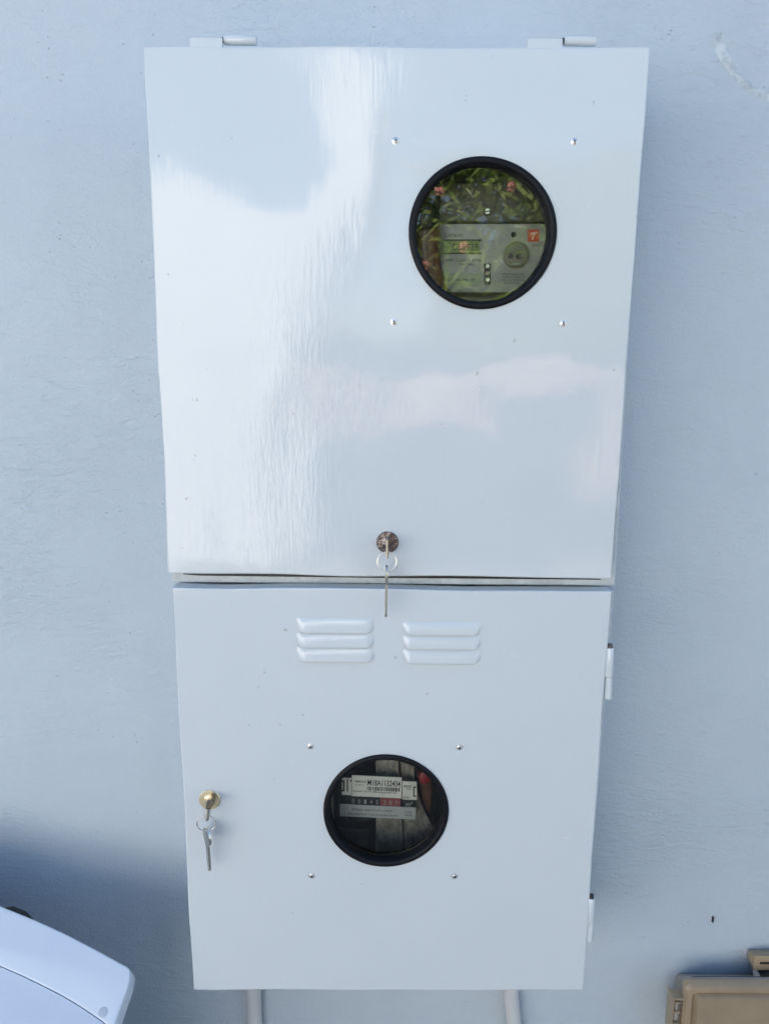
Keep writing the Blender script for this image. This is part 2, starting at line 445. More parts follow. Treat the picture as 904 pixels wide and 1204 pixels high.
# ================================================================== upper cabinet
UC = pt(458, 683)
upper = thing('electricity_meter_cabinet', 'upper grey-white steel cabinet with round window at its upper right and dark centred lock', 'meter cabinet', (0, 0, UC.z))
Yb = -.150
pr = lambda q, Y=DOOR_Y: xz(q[0], q[1], Y)
b0 = xz(176, 66, Yb); b1 = xz(758, 62, Yb); b2 = xz(722.5, 689, Yb); b3 = xz(203, 684.5, Yb)
ubody = obj('body', body_mesh([(b0[0], b0[1]), (b1[0]-.0, b1[1]), (b2[0], b2[1]), (b3[0], b3[1])]), [M_DOOR, M_FRAME, M_INSIDE], upper)
out = [pr(q) for q in ((169, 54.5), (764.5, 54.5), (718.5, 681), (197.5, 674.5))]
UW = pt(566.8, 275); ucen = (UW.x, UW.z)
ur = (pt(651.5, 275).x - pt(482.5, 275).x)/2
uwob = lambda a: 1 + .010*cos(2*a + .6) + .008*cos(3*a - .8)
udoor = obj('door', door_mesh(edge_noise(out, amp=.0010, seed=2), ucen, ur, DOOR_Y, Yb - .002, wobf=uwob), M_DOOR, upper, smooth=30, flat_front=True)
gasket(ucen, ur, udoor, uwob); pane(ucen, ur, udoor, M_GLASS)
for i, (x, y) in enumerate(((465, 165.5), (675, 166.5), (463, 378.5), (662, 380))): screw(x, y, udoor, i*.7)

def top_hinge(xa, xm, xb, ya, yb):
    hz = bm_new(); p = pt(xa, ya, DOOR_Y + .001); q = pt(xm, yb, DOOR_Y + .001)
    add_box(hz, (p.x, DOOR_Y + .0006, q.z - .004), (q.x, DOOR_Y + .0040, p.z)); bev(hz, .0006, 1)
    h = obj('hinge', hz, M_DOOR, upper)
    a = pt(xa, ya + 5, DOOR_Y + .006); b = pt(xm, ya + 5, DOOR_Y + .006); r = .0046
    knuckle((a.x + .001, DOOR_Y + .0066, a.z - .0005), (b.x, DOOR_Y + .0066, b.z - .0005), r, h)
    a = pt(xm + 2, ya + 3.5, DOOR_Y + .008); b = pt(xb, ya + 3.5, DOOR_Y + .008)
    knuckle((a.x, DOOR_Y + .0076, a.z), (b.x, DOOR_Y + .0076, a.z - .0003), r*.98, h)
    pin = bm_new(); add_tube(pin, [(a.x - .004, DOOR_Y + .0072, a.z), (a.x + .002, DOOR_Y + .0072, a.z)], .0026, 12)
    obj('pin', pin, M_SLOT, h)
top_hinge(223, 262, 302, 44, 55)
top_hinge(620, 660.5, 700, 45, 55)

def lock(px, py, parent, plate_m, r, core_m):
    c = pt(px, py); bm = bm_new()
    add_lathe_y(bm, (c.x, DOOR_Y, c.z), [(r, .0005), (r, -.0008), (r*.95, -.0014), (r*.50, -.0017), (r*.48, -.0026), (r*.42, -.0029), (0, -.0029)], 40, 0)
    o = obj('lock', bm, plate_m, parent, smooth=35)
    bm = bm_new(); add_box(bm, (c.x - .0009, DOOR_Y - .0062, c.z - .0042), (c.x + .0009, DOOR_Y - .0050, c.z + .0042))
    return o, c
def key_mesh(L=.050, bow=.0115, bw=.0088, th=.0022, shaft=.0036):
    """key lying in the plane x = 0, hanging along -z, hole at the origin"""
    bm = bm_new()
    pts = []
    for i in range(17):
        a = pi*1.18 - (pi*1.36)*i/16 + 0
        pts.append((bw*cos(a), -bow*.55 + bow*sin(a)*.95))
    left, right = pts[0], pts[-1]
    teeth = []
    z0 = -bow*1.55; zs = z0; x = shaft
    tt = [(x, z0)]
    k = 7
    for i in range(k):
        zz = z0 - (L - bow*2.6)*(i + 1)/k
        tt.append((x - (.0012 if i % 2 else .0), zz + .0016)); tt.append((x - (.0018 if i % 2 == 0 else .0004), zz))
    tip = [(.0006, -(L - .002)), (-.0008, -(L))]
    bl = [(-shaft*.8, -(L - .004)), (-shaft*.8, z0)]
    poly = pts + tt + tip + bl
    A = [bm.verts.new((-th/2, p[0], p[1])) for p in poly]; B = [bm.verts.new((th/2, p[0], p[1])) for p in poly]
    bm.faces.new(A); bm.faces.new(B[::-1]); n = len(poly)
    for i in range(n): bm.faces.new((A[i], B[i], B[(i+1) % n], A[(i+1) % n]))
    bmesh.ops.recalc_face_normals(bm, faces=bm.faces[:])
    return bm

ulock, uc = lock(455.5, 637.5, udoor, M_DARKM, pt(468.6, 637).x - pt(455.5, 637).x, M_DARKM)
bm = bm_new(); add_box(bm, (uc.x - .0012, DOOR_Y - .0034, uc.z - .005), (uc.x + .0012, DOOR_Y - .0027, uc.z + .005)); obj('keyhole', bm, M_SLOT, ulock)
# keys on the upper lock
ku = thing('key_ring', 'bright key ring with thin steel keys seen edge on, hanging from the dark upper lock', 'keys', (uc.x, DOOR_Y - .02, uc.z - .03))
YK = DOOR_Y - .021
bm = bm_new()
t0 = pt(454.5, 627, DOOR_Y - .024); t1 = pt(455, 659, DOOR_Y - .026)
add_box(bm, (uc.x - .0014, DOOR_Y - .026, uc.z - .012), (uc.x + .0014, DOOR_Y - .0135, uc.z + .0095))
add_box(bm, (uc.x - .0011, DOOR_Y - .0137, uc.z - .0030), (uc.x + .0011, DOOR_Y - .0050, uc.z + .0030))
bev(bm, .0005, 1)
k_in = obj('key', bm, M_DARKM, ku, 'dark key pushed into the lock', smooth=30)
bm = bm_new(); v = pt(454.5, 640, DOOR_Y - .0265)
add_box(bm, (uc.x - .0016, DOOR_Y - .0268, uc.z - .0115), (uc.x + .0002, DOOR_Y - .0262, uc.z + .009)); obj('edge_strip', bm, M_NICKEL, k_in)
rc = pt(455, 660.5, YK); rr = (pt(466, 660, YK).x - pt(443.5, 660, YK).x)/2
bm = bm_new(); add_tube(bm, [(rc.x + rr*cos(a), YK + .0012*sin(a*1), rc.z + rr*sin(a)) for a in [2*pi*i/48 for i in range(48)]], .00085, 10, closed=True)
obj('ring', bm, M_NICKEL, ku, smooth=60)
kp = pt(454.6, 669, YK)
bm = key_mesh(.056, .0110, .0085, .0024); me_key = obj('key', bm, M_NICKEL, ku, 'pale key hanging free below the ring', at=(kp.x, YK, kp.z))
me_key.rotation_euler = (R(2), R(.5), R(4))

# ---------------- louvres etc. on the lower cabinet
LC = pt(458, 1165)
lower = thing('water_meter_cabinet', 'lower grey-white steel cabinet with two louvre sets and round window at mid door', 'meter cabinet', (0, 0, LC.z))
b0 = xz(205, 692, Yb); b1 = xz(722.0, 692.5, Yb); b2 = xz(684, 1152, Yb); b3 = xz(230, 1152, Yb)
zt = min(b0[1], b1[1])
ub = min(xz(203, 684.5, Yb)[1], xz(722.5, 689, Yb)[1])
zt = min(zt, ub - .0008)
lbody = obj('body', body_mesh([(b0[0], zt), (b1[0], zt), (b2[0], b2[1]), (b3[0], b3[1])]), [M_DOOR, M_FRAME, M_INSIDE], lower)
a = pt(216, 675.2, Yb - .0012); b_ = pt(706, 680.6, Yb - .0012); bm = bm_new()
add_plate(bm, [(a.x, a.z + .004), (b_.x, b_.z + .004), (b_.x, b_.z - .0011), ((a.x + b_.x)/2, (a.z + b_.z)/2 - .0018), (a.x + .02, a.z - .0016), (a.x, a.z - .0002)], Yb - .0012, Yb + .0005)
obj('gap_shade', bm, M_BLACK, upper)  # black strip paints the shade in the gap under the upper door
out = [pr(q) for q in ((203, 691), (719, 695.5), (686, 1165), (228, 1164.5))]
LW = pt(453.6, 953.5); lcen = (LW.x, LW.z)
lr = (pt(525.5, 954).x - pt(382, 954).x)/2
lwob = lambda a: 1 + .004*cos(2*a - .3) + .003*cos(3*a)
ldoor = obj('door', door_mesh(edge_noise(out, amp=.0008, seed=5), lcen, lr, DOOR_Y, Yb - .002, wobf=lwob), M_DOOR, lower, smooth=30, flat_front=True)
gasket(lcen, lr, ldoor, lwob); pane(lcen, lr, ldoor, M_GLASS2)
for i, (x, y) in enumerate(((365, 877.5), (540, 878.5), (366.5, 1029.5), (534.5, 1030))): screw(x, y, ldoor, 2 + i*.9)

def louvre(x0, x1, y0, y1, parent):
    """pressed hood: rises from the sheet at its top and stands open along its lower lip"""
    a = pt(x0, y0); b = pt(x1, y1); w = b.x - a.x; h = a.z - b.z; H = .0036
    bm = bm_new(); nu, nv = 44, 12; g = []
    for i in range(nu + 1):
        u = i/nu; row = []
        e = min(u, 1-u)*w/.0085; e = min(1, e); ee = sin(e*pi/2)**.8
        zb = (1 - ee)*.006
        for j in range(nv + 1):
            v = j/nv; rise = (v**.75)*(1 - .10*v); prof = 1 - (1 - v)**2.6
            y = DOOR_Y - .0001 - H*ee*prof
            row.append(bm.verts.new((a.x + u*w, y, a.z - v*(h - zb))))
        # small turned-under lip
        y = DOOR_Y - .0001 - H*ee*.82
        row.append(bm.verts.new((a.x + u*w, y, a.z - (h - zb) - .0008*ee)))
        row.append(bm.verts.new((a.x + u*w, DOOR_Y - .0001 - H*ee*.70, a.z - (h - zb) + .0004)))
        row.append(bm.verts.new((a.x + u*w, DOOR_Y - .00005, a.z - (h - zb) + .0012)))
        g.append(row)
    for i in range(nu):
        for j in range(nv + 3):
            f = bm.faces.new((g[i][j], g[i+1][j], g[i+1][j+1], g[i][j+1])); f.material_index = 1 if j == nv + 2 else 0
    bmesh.ops.recalc_face_normals(bm, faces=bm.faces[:])
    if sum(f.normal.y for f in bm.faces) > 0: bmesh.ops.reverse_faces(bm, faces=bm.faces[:])
    return obj('louvre', bm, [M_DOOR, M_SLOT], parent, smooth=50)
for (xa, xb, ys) in ((349, 439.5, ((726, 743.5), (744, 760.5), (761, 777.5))), (474, 564.5, ((731, 746), (747, 762.5), (763.5, 779.5)))):
    for (ya, yb) in ys: louvre(xa, xb, ya, yb, ldoor)

def side_hinge(x, y0, ym, y1):
    a = pt(x, y0, DOOR_Y + .003); m = pt(x - 1.2, ym, DOOR_Y + .003); b = pt(x - 3, y1, DOOR_Y + .003)
    Y = DOOR_Y + .0022; r = .0043
    hz = bm_new(); add_box(hz, (a.x - .009, DOOR_Y + .0008, m.z), (a.x, DOOR_Y + .0035, a.z)); bev(hz, .0006, 1)
    h = obj('hinge', hz, M_DOOR, lower)
    knuckle((a.x, Y, a.z), (m.x + .0006, Y, m.z), r, h)
    knuckle((m.x + .0008, Y + .0012, m.z - .001), (b.x + .0012, Y + .0012, b.z), r*.96, h)
    pin = bm_new(); add_tube(pin, [(a.x, Y, a.z + .0045), (a.x, Y, a.z - .002)], .0028, 12); obj('pin', pin, M_DARKM, h)
side_hinge(716.5, 761, 795, 821)
side_hinge(694.8, 1055, 1084, 1106)

llock, lc = lock(246.8, 940, ldoor, M_BRASS, pt(259.5, 940).x - pt(246.8, 940).x, M_BRONZE)
kl = thing('key_ring', 'key ring with a stubby key in the brass lock on the lower door', 'keys', (lc.x, DOOR_Y - .02, lc.z - .03))
# bronze collar and key bow coming out of the lock, leaning down to the left
bm = bm_new()
p0 = Vector((lc.x + .0035, DOOR_Y - .003, lc.z + .003)); p1 = pt(247.5, 944, DOOR_Y - .020); p2 = pt(243.2, 964.5, DOOR_Y - .024); q1 = pt(245, 950, DOOR_Y - .023); 
add_tube(bm, [p0, p0*.5 + p1*.5, p1, q1], [.0042, .0046, .0042, .0030], 20)
bow = obj('key', bm, M_BRONZE, kl, 'bronze key standing in the lock', smooth=40)
bm = bm_new(); d = (p2 - p1); 
for k, (a, b, w) in enumerate(((q1, p2, .0034),)):
    add_tube(bm, [a, a*.3 + b*.7, b], [w*.9, w*.95, w*.7], 6)
obj('key_grip', bm, M_NICKEL, bow)
YL = DOOR_Y - .020
rc = pt(243, 968, YL); rr = (pt(254, 968, YL).x - pt(232.3, 968, YL).x)/2
bm = bm_new(); add_tube(bm, [(rc.x + rr*cos(a), YL + .001*cos(a), rc.z + rr*.93*sin(a)) for a in [2*pi*i/48 for i in range(48)]], .00075, 10, closed=True)
obj('ring', bm, M_STEEL, kl, smooth=60)
kp = pt(243.5, 978, YL)
o = obj('key', key_mesh(.055, .0125, .0095, .0026, .004), M_NICKEL, kl, 'nickel key hanging free below the ring', at=(kp.x, YL, kp.z))
o.rotation_euler = (R(3), R(-2), R(36))

# ================================================================== electricity meter in the upper window
def text(s_, px, py, Y, hpx, m, parent, wpx=None, name='lettering', rot=0.0, dy=.0004, align='LEFT', bold=0.0):
    cu = bpy.data.curves.new('t', 'FONT'); cu.body = s_; cu.size = 1.0; cu.align_x = 'LEFT'; cu.offset = bold
    to = bpy.data.objects.new('t', cu); COL.objects.link(to)
    dg = bpy.context.evaluated_depsgraph_get(); me = bpy.data.meshes.new_from_object(to.evaluated_get(dg)); bpy.data.objects.remove(to)
    bpy.data.curves.remove(cu)
    xs = [v.co.x for v in me.vertices]; ys = [v.co.y for v in me.vertices]
    x0, x1, y0, y1 = min(xs), max(xs), min(ys), max(ys)
    a = pt(px, py, Y); sc = (pt(px + 100, py, Y) - a).length/100
    svert = (pt(px, py - 50, Y) - a).length/50
    H = hpx*svert; kz = H/(y1 - y0); kx = (wpx*sc/(x1 - x0)) if wpx else kz
    for v in me.vertices: v.co = Vector(((v.co.x - x0)*kx, 0, (v.co.y - y0)*kz))
    me.materials.clear(); me.materials.append(m)
    o = obj(name, me, None, parent, at=(a.x, Y - dy, a.z)); o.rotation_euler = (0, R(rot), 0)
    return o
def quad_px(x0, y0, x1, y1, Y, th, m, parent, name, label=None, tilt=0.0, ch=0.0, mats=None):
    """plate whose px box is x0..x1, y0..y1 ; tilt = px drop from left to right"""
    poly = [xz(x0, y0, Y), xz(x1, y0 + tilt, Y), xz(x1, y1 + tilt, Y), xz(x0, y1, Y)]
    bm = bm_new(); add_plate(bm, poly, Y, Y + th, chamfer=ch); return obj(name, bm, m, parent, label)
YM = -.112
em = thing('electricity_meter', 'grey electricity meter with green display and red sticker behind the upper round window', 'electricity meter', (pt(567, 380, -.05).x, -.05, pt(567, 380, -.05).z))
quad_px(498, 150, 660, 400, YM + .020, .06, M_BASEP, em, 'housing', ch=.003)
quad_px(516, 205, 650, 261, YM + .006, .02, M_HOUSE, em, 'terminal_cover', ch=.002)
quad_px(533, 186, 585, 214, YM - .004, .02, M_BLACK, em, 'top_terminal', ch=.002)
fp = quad_px(516, 263, 642, 344, YM, .020, M_FACE, em, 'faceplate', ch=.0012)
c = pt(572.5, 249, YM + .006); bm = bm_new(); add_lathe_y(bm, (c.x, YM + .006, c.z), [(.0042, .001), (.0042, -.0020), (.0030, -.0032), (0, -.0032)], 20); add_box(bm, (c.x - .003, YM + .0022, c.z - .0005), (c.x + .003, YM + .0032, c.z + .0005), 1)
obj('cover_screw', bm, [M_STEEL, M_SLOT], em, smooth=40)
lcd = quad_px(521, 283, 564, 297, YM - .0012, .002, M_LCD, em, 'display')
text('087925', 532, 294.5, YM - .0012, 8, M_INK, lcd, 30)
quad_px(520, 281.5, 566, 283, YM - .0020, .002, M_INK, em, 'display_frame'); quad_px(520, 297, 566, 298.5, YM - .0020, .002, M_INK, em, 'display_frame')
text('CAM6141', 523, 279, YM, 4.5, M_INK, em, 21)
text('kWh  CLASS 1  60 Hz', 524, 307.5, YM, 3.6, M_INK, em, 42)
text('VOLTAGE', 540, 312, YM, 2.2, M_INK, em, 18)
nm = quad_px(518, 321, 565, 336, YM - .0012, .002, M_NAMEP, em, 'nameplate')
text('120 V  60 Hz  1F', 522, 330.5, YM - .0012, 3.6, M_INK, nm, 36)
st = quad_px(620.5, 270, 633.5, 284, YM - .0008, .001, M_RED, em, 'red_sticker')
bm = bm_new()
add_plate(bm, [xz(*q, YM - .0012) for q in ((623, 274), (631, 272), (632, 273.5), (628, 277), (626.5, 282), (625, 282), (626.5, 276), (623.5, 275.5))], YM - .0013, YM - .0007)
obj('sticker_mark', bm, mat('sticker_ink', (.8, .5, .42), .5), st)
text('ANCE', 625, 290, YM, 3, M_INK, em, 9)
c = pt(603.5, 276, YM); bm = bm_new(); add_lathe_y(bm, (c.x, YM, c.z), [(.0030, .0004), (.0030, -.0012), (.0022, -.0016), (0, -.0009)], 20); obj('indicator_lamp', bm, M_BLACK, em, smooth=40)
text('OPTICAL', 600, 287, YM, 2.2, M_INK, em, 14)
c = pt(606.5, 300, YM); bm = bm_new(); rr = .0145
add_lathe_y(bm, (c.x, YM, c.z), [(rr, .0004), (rr, -.0028), (rr*.9, -.0030), (rr*.86, -.0010), (0, -.0010)], 40)
port = obj('optical_port', bm, mat('port_ring', (.17, .17, .11), .4), em, smooth=30)
for dx, r_ in ((-6, .0030), (4, .0036)):
    cc = pt(606 + dx, 301, YM - .001); bm = bm_new(); add_lathe_y(bm, (cc.x, YM - .001, cc.z), [(r_, .0002), (r_, -.0008), (0, -.0006)], 16); obj('port_hole', bm, M_BLACK, port)
quad_px(601, 309, 612, 312, YM - .0035, .003, M_NAMEP, port, 'port_lug')
for k, (t_, w_) in enumerate((('METER CLASS 10 120 V', 26), ('FORM 1S CL100 2 W', 27), ('Kh 1.0 TYPE D1', 24), ('60 Hz 2 H', 17))):
    text(t_, 590 + k*.8, 323.5 + k*3.4, YM, 2.1, M_INK, em, w_)
sk = quad_px(569.5, 310, 576.5, 334, YM - .0035, .004, M_BLACK, em, 'socket_strip', ch=.0008)
for k in range(3):
    c = pt(573, 313 + k*8, YM - .0035); bm = bm_new(); add_lathe_y(bm, (c.x, YM - .0035, c.z), [(.0022, .0002), (.0022, -.0012), (.0012, -.0012), (.0012, -.0002), (0, -.0002)], 16); obj('socket', bm, M_STEEL if k != 1 else M_DARKM, sk, smooth=40)
quad_px(500, 345, 650, 346.2, YM + .004, .01, M_BLACK, em, 'seam_strip')
# solid shapes built in place of a reflection at the window left
cb = thing('reflection_shape', 'brown and black shapes built as a reflection, with a grey edge, at the left inside the upper window', 'brown_reflection', (pt(500, 400, -.12).x, -.125, pt(500, 400, -.12).z))
bm = bm_new()
pp = [pt(x, y, -.130) for x, y in ((506, 240), (501, 256), (499, 275), (500, 300), (505, 325), (512, 345), (520, 362), (530, 385))]
add_tube(bm, pp, [.012, .016, .017, .016, .015, .014, .013, .013], 18); obj('brown_reflection', bm, M_BROWN, cb, smooth=60)
bm = bm_new(); pp2 = [pt(x, y, -.136) for x, y in ((500, 234), (498, 246), (497, 262), (498, 272))]
add_tube(bm, pp2, [.010, .017, .0185, .0150], 18); obj('cap', bm, M_BLACK, cb, smooth=60)  # dark top of the modelled reflection
bm = bm_new(); pp3 = [pt(x, y, -.126) for x, y in ((507, 240), (513, 258), (516, 280), (515.5, 305), (516, 325), (522, 345))]
add_tube(bm, pp3, .0032, 10); obj('grey_edge', bm, M_GREYC, cb, smooth=60)
bm = bm_new(); c = pt(510.5, 331, -.137); bmesh.ops.create_uvsphere(bm, u_segments=16, v_segments=10, radius=.0052, matrix=Matrix.Translation(c)); obj('red_tip', bm, M_REDP, cb, smooth=True)

# ================================================================== water meter in the lower window
YW = -.118
wm = thing('water_meter', 'dark water meter carrying white serial labels behind the lower round window', 'water meter', (pt(450, 1000, -.05).x, -.06, pt(450, 1000, -.05).z))
M_BODYW = mat('meter_body_dark', (.035, .033, .032), .45, build=grime((.04, .038, .036), (.02, .02, .02), 50))
c = pt(424, 950, YW + .014); bm = bm_new()
add_lathe_y(bm, (c.x, YW + .014, c.z), [(.024, .05), (.024, .006), (.022, .001), (.0, .0)], 48); obj('register_housing', bm, M_BODYW, wm, smooth=40)
T = 2.6
def wplate(x0, y0, x1, y1, Y, m, name, dt=None, label=None):
    t = (x1 - x0)*math.tan(R(T)) if dt is None else dt
    return quad_px(x0, y0, x1, y1, Y, .0010, m, wm, name, label, tilt=t)
lab = wplate(413.5, 911.5, 472, 936, YW, M_WHITE, 'serial_label')
text('M18A1132434', 432, 923.2, YW, 7.0, M_INK, lab, 38.5, rot=T, bold=.018)
text('AMRETIS', 417, 919.7, YW, 2.6, M_INK, lab, 13.5, rot=T, bold=.01)
text('S.A. DE C.V.', 417, 923.2, YW, 1.7, M_INK, lab, 11, rot=T)
text('Nominal 2.5 m\u00b3/h, Metrological 40 G 60', 415, 931.2, YW, 2.5, M_INK, lab, 51, rot=T, bold=.01)
bm = bm_new(); random.seed(3); x = 431.5; 
while x < 469:
    w_ = random.choice((.5, .5, .9, 1.3)); yy = 924.6 + (x - 431)*math.tan(R(T))
    q = [xz(x, yy, YW - .0004), xz(x + w_, yy, YW - .0004), xz(x + w_, yy + 4.6, YW - .0004), xz(x, yy + 4.6, YW - .0004)]
    bm.faces.new([bm.verts.new((p[0], YW - .0004, p[1])) for p in q]); x += w_ + random.choice((.45, .6, .9))
obj('barcode', bm, M_INK, lab)
ll = wplate(402, 914.5, 413, 934.5, YW + .0015, M_WHITE, 'left_label')
bm = bm_new()
for (x0, y0, x1, y1) in ((402, 918, 404.6, 920), (402, 929, 404.6, 931), (403.4, 918, 405, 931), (407.8, 916.5, 409.2, 931), (411.5, 917.5, 413, 919.5)):
    q = [xz(x0, y0, YW), xz(x1, y0, YW), xz(x1, y1, YW), xz(x0, y1, YW)]; bm.faces.new([bm.verts.new((p[0], YW + .001, p[1])) for p in q])
obj('bracket_mark', bm, M_INK, ll)
rl = wplate(473, 918.5, 490, 940, YW + .001, M_WHITE, 'right_label')
text('MODEL', 475, 925.5, YW + .001, 2.6, M_INK, rl, 9, rot=T, bold=.01); text('TM', 478, 929, YW + .001, 2.2, M_INK, rl, 5, rot=T); text('2018', 474, 938.5, YW + .001, 2.4, M_INK, rl, 6.5, rot=T, bold=.01)
bm = bm_new()
for (x0, y0, x1, y1) in ((485.8, 925, 487.2, 937), (487, 925, 489.2, 926.5), (487, 935.5, 489.2, 937)):
    q = [xz(x0, y0, YW), xz(x1, y0, YW), xz(x1, y1, YW), xz(x0, y1, YW)]; bm.faces.new([bm.verts.new((p[0], YW + .0004, p[1])) for p in q])
obj('bracket_mark', bm, M_INK, rl)
cr = wplate(400.5, 935, 447, 946.5, YW + .004, M_ROLLB, 'counter'); cr2 = wplate(447.2, 937.3, 471, 948, YW + .004, M_ROLLR, 'counter', label='red decimal counter')
for k, ch_ in enumerate('00145'):
    text(ch_, 414 + k*7, 944.2 + k*.3, YW + .004, 5, M_INKW, cr, 2.6, rot=T)
for k, ch_ in enumerate('207'): text(ch_, 450.5 + k*7, 946 + k*.3, YW + .004, 5.2, M_INKW, cr2, 3, rot=T)
mb = wplate(473, 940.5, 488.5, 949, YW + .0035, M_ROLLB, 'unit_plate'); text('m\u00b3', 477, 947.6, YW + .0035, 5.2, M_INKW, mb, 7.5, rot=T, bold=.015)
l2 = wplate(399.5, 945.5, 488.5, 959.5, YW + .002, M_LAB2, 'data_label')
text('Q3 Rosca  Qmin 1.0 m\u00b3/h  p 40 Pa', 413.5, 953, YW + .002, 3.0, M_INK, l2, 47, rot=T, bold=.012)
text('Flujo 0.26 m\u00b3/h 50 \u00b0C Lim. 0.35 Q max 12.5 m\u00b3/h', 410, 958, YW + .002, 2.8, M_INK, l2, 57, rot=T, bold=.012)
text('CLASE', 475.5, 955.6, YW + .002, 2.2, M_INK, l2, 8.5, rot=T); text('MID B', 476, 959.3, YW + .002, 2.2, M_INK, l2, 8, rot=T)
lidp = [xz(*q, -.080) for q in ((396, 960), (434, 962), (440, 1000), (432, 1016), (408, 1012), (396, 990))]
bm = bm_new(); add_plate(bm, lidp, YW + .010, YW + .016, chamfer=.001); obj('flap', bm, M_BODYW, wm, 'dark lid folded down')
# boards behind the meter
YB = -.060
for poly, lbl in ((((442, 880), (468, 880), (476, 1030), (441, 1030)), 'narrow grey stone slab behind the serial label in the lower window'),
                  (((469.6, 880), (486, 880), (488, 925), (497, 950), (511, 976), (492, 1005), (478, 1030)), 'wide grey stone slab with slanted right edge in the lower window')):
    bm = bm_new(); add_plate(bm, edge_noise([xz(x, y, YW + .018) for x, y in poly], .004, .0006, 3), YW + .0175, -.02, chamfer=.001)
    o = obj('stone_slab', bm, M_BOARD); tag(o, lbl, 'stone slab', 'grey slabs in the lower cabinet')
c = pt(499, 915, YW + .01); vk = thing('valve', 'small valve with a red round knob at the right inside the lower window', 'valve', (c.x, YW + .02, c.z - .03))
bm = bm_new(); add_lathe_y(bm, (c.x, YW + .01, c.z), [(.0075, .010), (.0085, .004), (.0080, 0), (.004, -.002), (0, -.002)], 24, wob=lambda a: 1 + .06*cos(6*a)); obj('knob', bm, M_REDP, vk, smooth=40)
bm = bm_new(); add_tube(bm, [(c.x, YW + .02, c.z), (c.x + .004, YW + .035, c.z - .03), (c.x + .006, YW + .04, c.z - .09)], .009, 16); obj('valve_body', bm, M_BROWN, vk, smooth=60)
c = pt(386.5, 955, YW - .01); bm = bm_new(); add_tube(bm, [pt(388, 915, YW), pt(386.5, 935, YW), pt(386.5, 955, YW), pt(390, 985, YW)], [.006, .0062, .0062, .0055], 14)
o = obj('plastic_pipe', bm, mat('grey_pvc', (.33, .33, .31), .5), smooth=60); tag(o, 'short grey plastic pipe at the left edge of the lower window', 'pipe')

# ================================================================== conduits
for (xa, xb, lbl) in ((289.5, 307, 'painted conduit leaving the cabinet underside at its left'), (592.5, 610, 'painted conduit leaving the cabinet underside at its right')):
    Y = -.016; p = pt((xa + xb)/2, 1180, Y); r = (pt(xb, 1180, Y).x - pt(xa, 1180, Y).x)/2
    t = thing('conduit', lbl, 'pipe', (p.x, Y, 0), 'conduits under the cabinet')
    bend = .012 if xa > 500 else 0.0
    bm = bm_new(); zs = [LC.z + .06, p.z + .01, p.z - .02, p.z - .06, p.z - .12, .0]
    add_tube(bm, [(p.x - (bend*.25 if k < 1 else 0) + bend*min(1, max(0, k - 1)*.3), -r - .001, z) for k, z in enumerate(zs)], r, 24); obj('tube', bm, M_PIPE, t, smooth=60)
    bm = bm_new(); add_tube(bm, [(p.x + bend, -r - .001, .30), (p.x + bend, -r - .001, .34)], r*1.2, 24); obj('coupling', bm, M_PIPE, t, smooth=40)

# ================================================================== white moulded hood, bottom left
YH = -.36
def catmull(pts, k=6):
    out = []
    for i in range(len(pts) - 1):
        p0 = Vector(pts[max(i-1, 0)]); p1 = Vector(pts[i]); p2 = Vector(pts[i+1]); p3 = Vector(pts[min(i+2, len(pts)-1)])
        for j in range(k):
            t = j/k
            out.append(.5*((2*p1) + (-p0 + p2)*t + (2*p0 - 5*p1 + 4*p2 - p3)*t*t + (-p0 + 3*p1 - 3*p2 + p3)*t**3))
    out.append(Vector(pts[-1])); return out
hd = thing('appliance_hood', 'white moulded plastic hood with curved top edge and thin seam at the bottom left', 'plastic hood', (xz(-200, 1250, YH)[0], -.2, 0.0))
# the hood's skin lies in a plane sloping down towards the viewer; (u, v) are metres along and up the slope
HQ = pt(60, 1092, -.16); HU = Vector((1, .10, -.02)).normalized(); HN = Vector((.05, -.60, .80)); HN = (HN - HU*HN.dot(HU)).normalized(); HV = HN.cross(HU)
def huv(px, py):
    d = ray(px, py); t = (HQ - CAM).dot(HN)/d.dot(HN); p = CAM + d*t - HQ
    return (p.dot(HU), p.dot(HV))
def hood_plate(poly, ch, depth=.035):
    bm = bm_new(); add_plate(bm, poly, 0.0, depth, chamfer=ch)      # plate space: x = u, z = v, y = into the hood
    M = Matrix((HU, -HN, HV)).transposed()
    for v in bm.verts: v.co = HQ + M @ v.co
    bmesh.ops.recalc_face_normals(bm, faces=bm.faces[:]); return bm
edge = [huv(x, y) for x, y in ((-700, 960), (-450, 952), (-320, 966), (-200, 994), (-100, 1026), (0, 1065), (60, 1090), (110, 1115), (140, 1131.5), (150, 1137), (153.5, 1144), (151, 1160), (144, 1180), (136, 1204), (122, 1250), (112, 1300))]  # outline past the left edge of view extended to shade the wall
seam = [huv(x, y) for x, y in ((-700, 1040), (-450, 1030), (-320, 1042), (-200, 1066), (-100, 1098), (0, 1136), (60, 1164), (95, 1184), (127, 1206), (128, 1207))]
ce = [tuple(p) for p in catmull(edge, 6)]; cs = [tuple(p) for p in catmull(seam, 6)][:-3]
k = min(range(len(ce)), key=lambda i: (ce[i][0]-cs[-1][0]-.006)**2 + (ce[i][1]-cs[-1][1])**2)
obj('top_shell', hood_plate(ce[:k+1] + [(p[0], p[1] + .0003) for p in cs[::-1]], .0022), M_HOOD, hd, smooth=35)
obj('front_panel', hood_plate([(p[0], p[1] - .0003) for p in cs] + ce[k+1:] + [(cs[0][0], ce[-1][1])], .0007), M_HOOD, hd, smooth=35)
u, v = huv(121.5, 1190); c = HQ + HU*u + HV*v
bm = bm_new(); add_lathe_y(bm, (0, 0, 0), [(.0056, .0003), (.0054, -.0004), (.0048, -.0006), (0, -.0004)], 28)
M = Matrix((HU, -HN, HV)).transposed()
